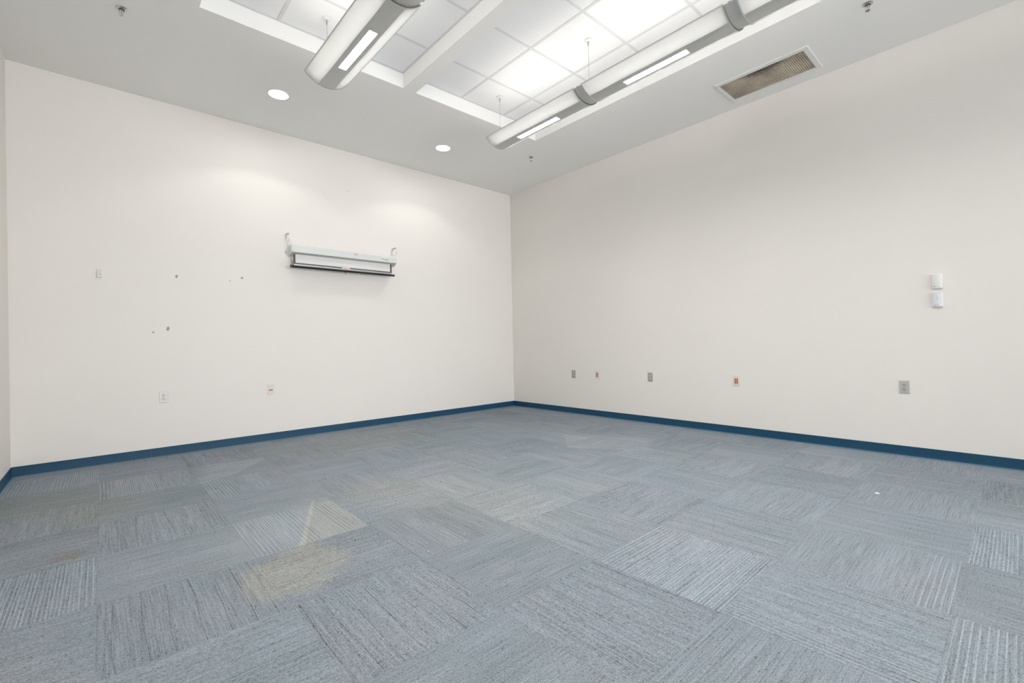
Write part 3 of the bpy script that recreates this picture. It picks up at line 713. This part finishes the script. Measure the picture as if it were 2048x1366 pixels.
# wall brackets that carry the screen (part of the wall hardware)
def hook_bracket(xw, xc_, label):
    r = empty('screen_bracket', (xw, 0, 2.32), 0, label=label, cat='bracket', group='white hooks that carry the screen')
    MB().box(-.014, .014, -.004, -.0005, -.105, .085).obj('wall_strap', M_WHITE, r, bevel=.0012)
    MB().prism([(-.004, .040), (-.004, .095), (-.060, .098), (-.118, .086), (-.132, .060), (-.130, .028), (-.121, .028), (-.120, .055), (-.108, .074), (-.060, .084), (-.022, .066)], -.002, .002, 0).obj('arm', M_WHITE, r, bevel=.0006)
    MB().box(-.014, .014, -.120, -.020, .094, .0965).obj('arm_flange', M_WHITE, r, bevel=.0005)
    MB().box(-.011, .011, -.010, -.004, -.122, -.098).obj('strap_foot', M_LGREYPL, r, bevel=.001)
    pts = [(0, -.125+.014*math.cos(a), .020+.014*math.sin(a)) for a in [PI*2*k/14 for k in range(13)]]
    MB().path(pts, .0028, 8).obj('hook', M_LGREYPL, r, smooth=True)
    MB().path([(0, -.125, .006), (0, -.125, -.004), (xc_-xw, -.125, -.018), (xc_-xw, -.125, -.0333)], .0030, 8).obj('hanging_link', M_LGREYPL, r, smooth=True)
    for zz in (.020, -.080): MB().tube((0, -.004, zz), (0, -.0065, zz), .005, 10).obj('screw', M_CABLE, r)
hook_bracket(-3.606, -3.576, 'white hook bracket at the left end of the projection screen')
hook_bracket(-2.228, -2.270, 'white hook bracket at the right end of the projection screen')

# ------------------------------------------------------------------ litter on the carpet
random.seed(11)
def scrap(name, x, y, w_, h_, mat, label, cat, z=.004, group=None):
    vs = []; n = 6
    for i in range(n+1):
        for j in range(n+1):
            u, v = i/n-.5, j/n-.5
            k = 1-.35*(abs(u)+abs(v))
            vs.append((u*w_*2*k, v*h_*2*k, z*(.45+.4*math.sin(5*u+3*v)**2)*(1.1-abs(u)-abs(v))+random.uniform(0, z*.15)))
    fs = [(i*(n+1)+j, (i+1)*(n+1)+j, (i+1)*(n+1)+j+1, i*(n+1)+j+1) for i in range(n) for j in range(n)]
    o = MB().add(vs, fs).obj(name, mat, None, (x, y, 0.0006))
    m = o.modifiers.new('s', 'SOLIDIFY'); m.thickness = .0012; m.offset = 1
    o.rotation_euler = (0, 0, random.uniform(0, 3))
    tag(o, label, cat, group); return o
scrap('paper_scrap', -1.400, -5.163, .017, .014, M_PAPER, 'small crumpled white paper scrap on the carpet at right', 'litter', .010)
scrap('red_fleck', -3.179, -3.374, .006, .004, M_REDF, 'tiny red fleck on the carpet in mid floor', 'litter', .004)
def fl_at(u, v):
    F, R, U = Vector(F_), Vector(R_), Vector(U_)
    d = F+(u-1024)/914.695*R+(683-v)/914.695*U
    t_ = -CAMLOC.z/d.z; return CAMLOC+d*t_
lint = [(884, 1041), (867, 1048), (769, 965), (948, 949), (929, 1068), (936, 1080), (930, 1083), (838, 1084), (853, 1086), (857, 1103), (1702, 1043), (700, 1036)]
lm = MB()
for (u, v) in lint:
    p = fl_at(u, v); q = random.uniform(.002, .0042); a = random.uniform(0, 3)
    dx, dy = math.cos(a)*q, math.sin(a)*q
    lm.tube((p.x-dx, p.y-dy, .0018), (p.x+dx, p.y+dy, .0022), .0013, 5)
tag(lm.obj('lint', M_PAPER), 'white lint specks scattered on the carpet in mid floor', 'litter', kind='stuff')
for (u, v, lab) in ((432, 978, 'black crumb on the light-lined carpet tile at left'), (622, 931, 'black crumb far out on the carpet, left of centre'), (710, 1081, 'black crumb on the carpet beside the beige stain'), (881, 965, 'black crumb on the carpet near the red fleck')):
    p = fl_at(u, v); scrap('black_crumb', p.x, p.y, .0065, .004, M_BLACKF, lab, 'litter', .003, 'black crumbs on the carpet')
p = fl_at(907, 1241); scrap('beige_crumb', p.x, p.y, .003, .003, M_BEIGE, 'tiny beige crumb on the carpet low in the picture', 'litter', .002)
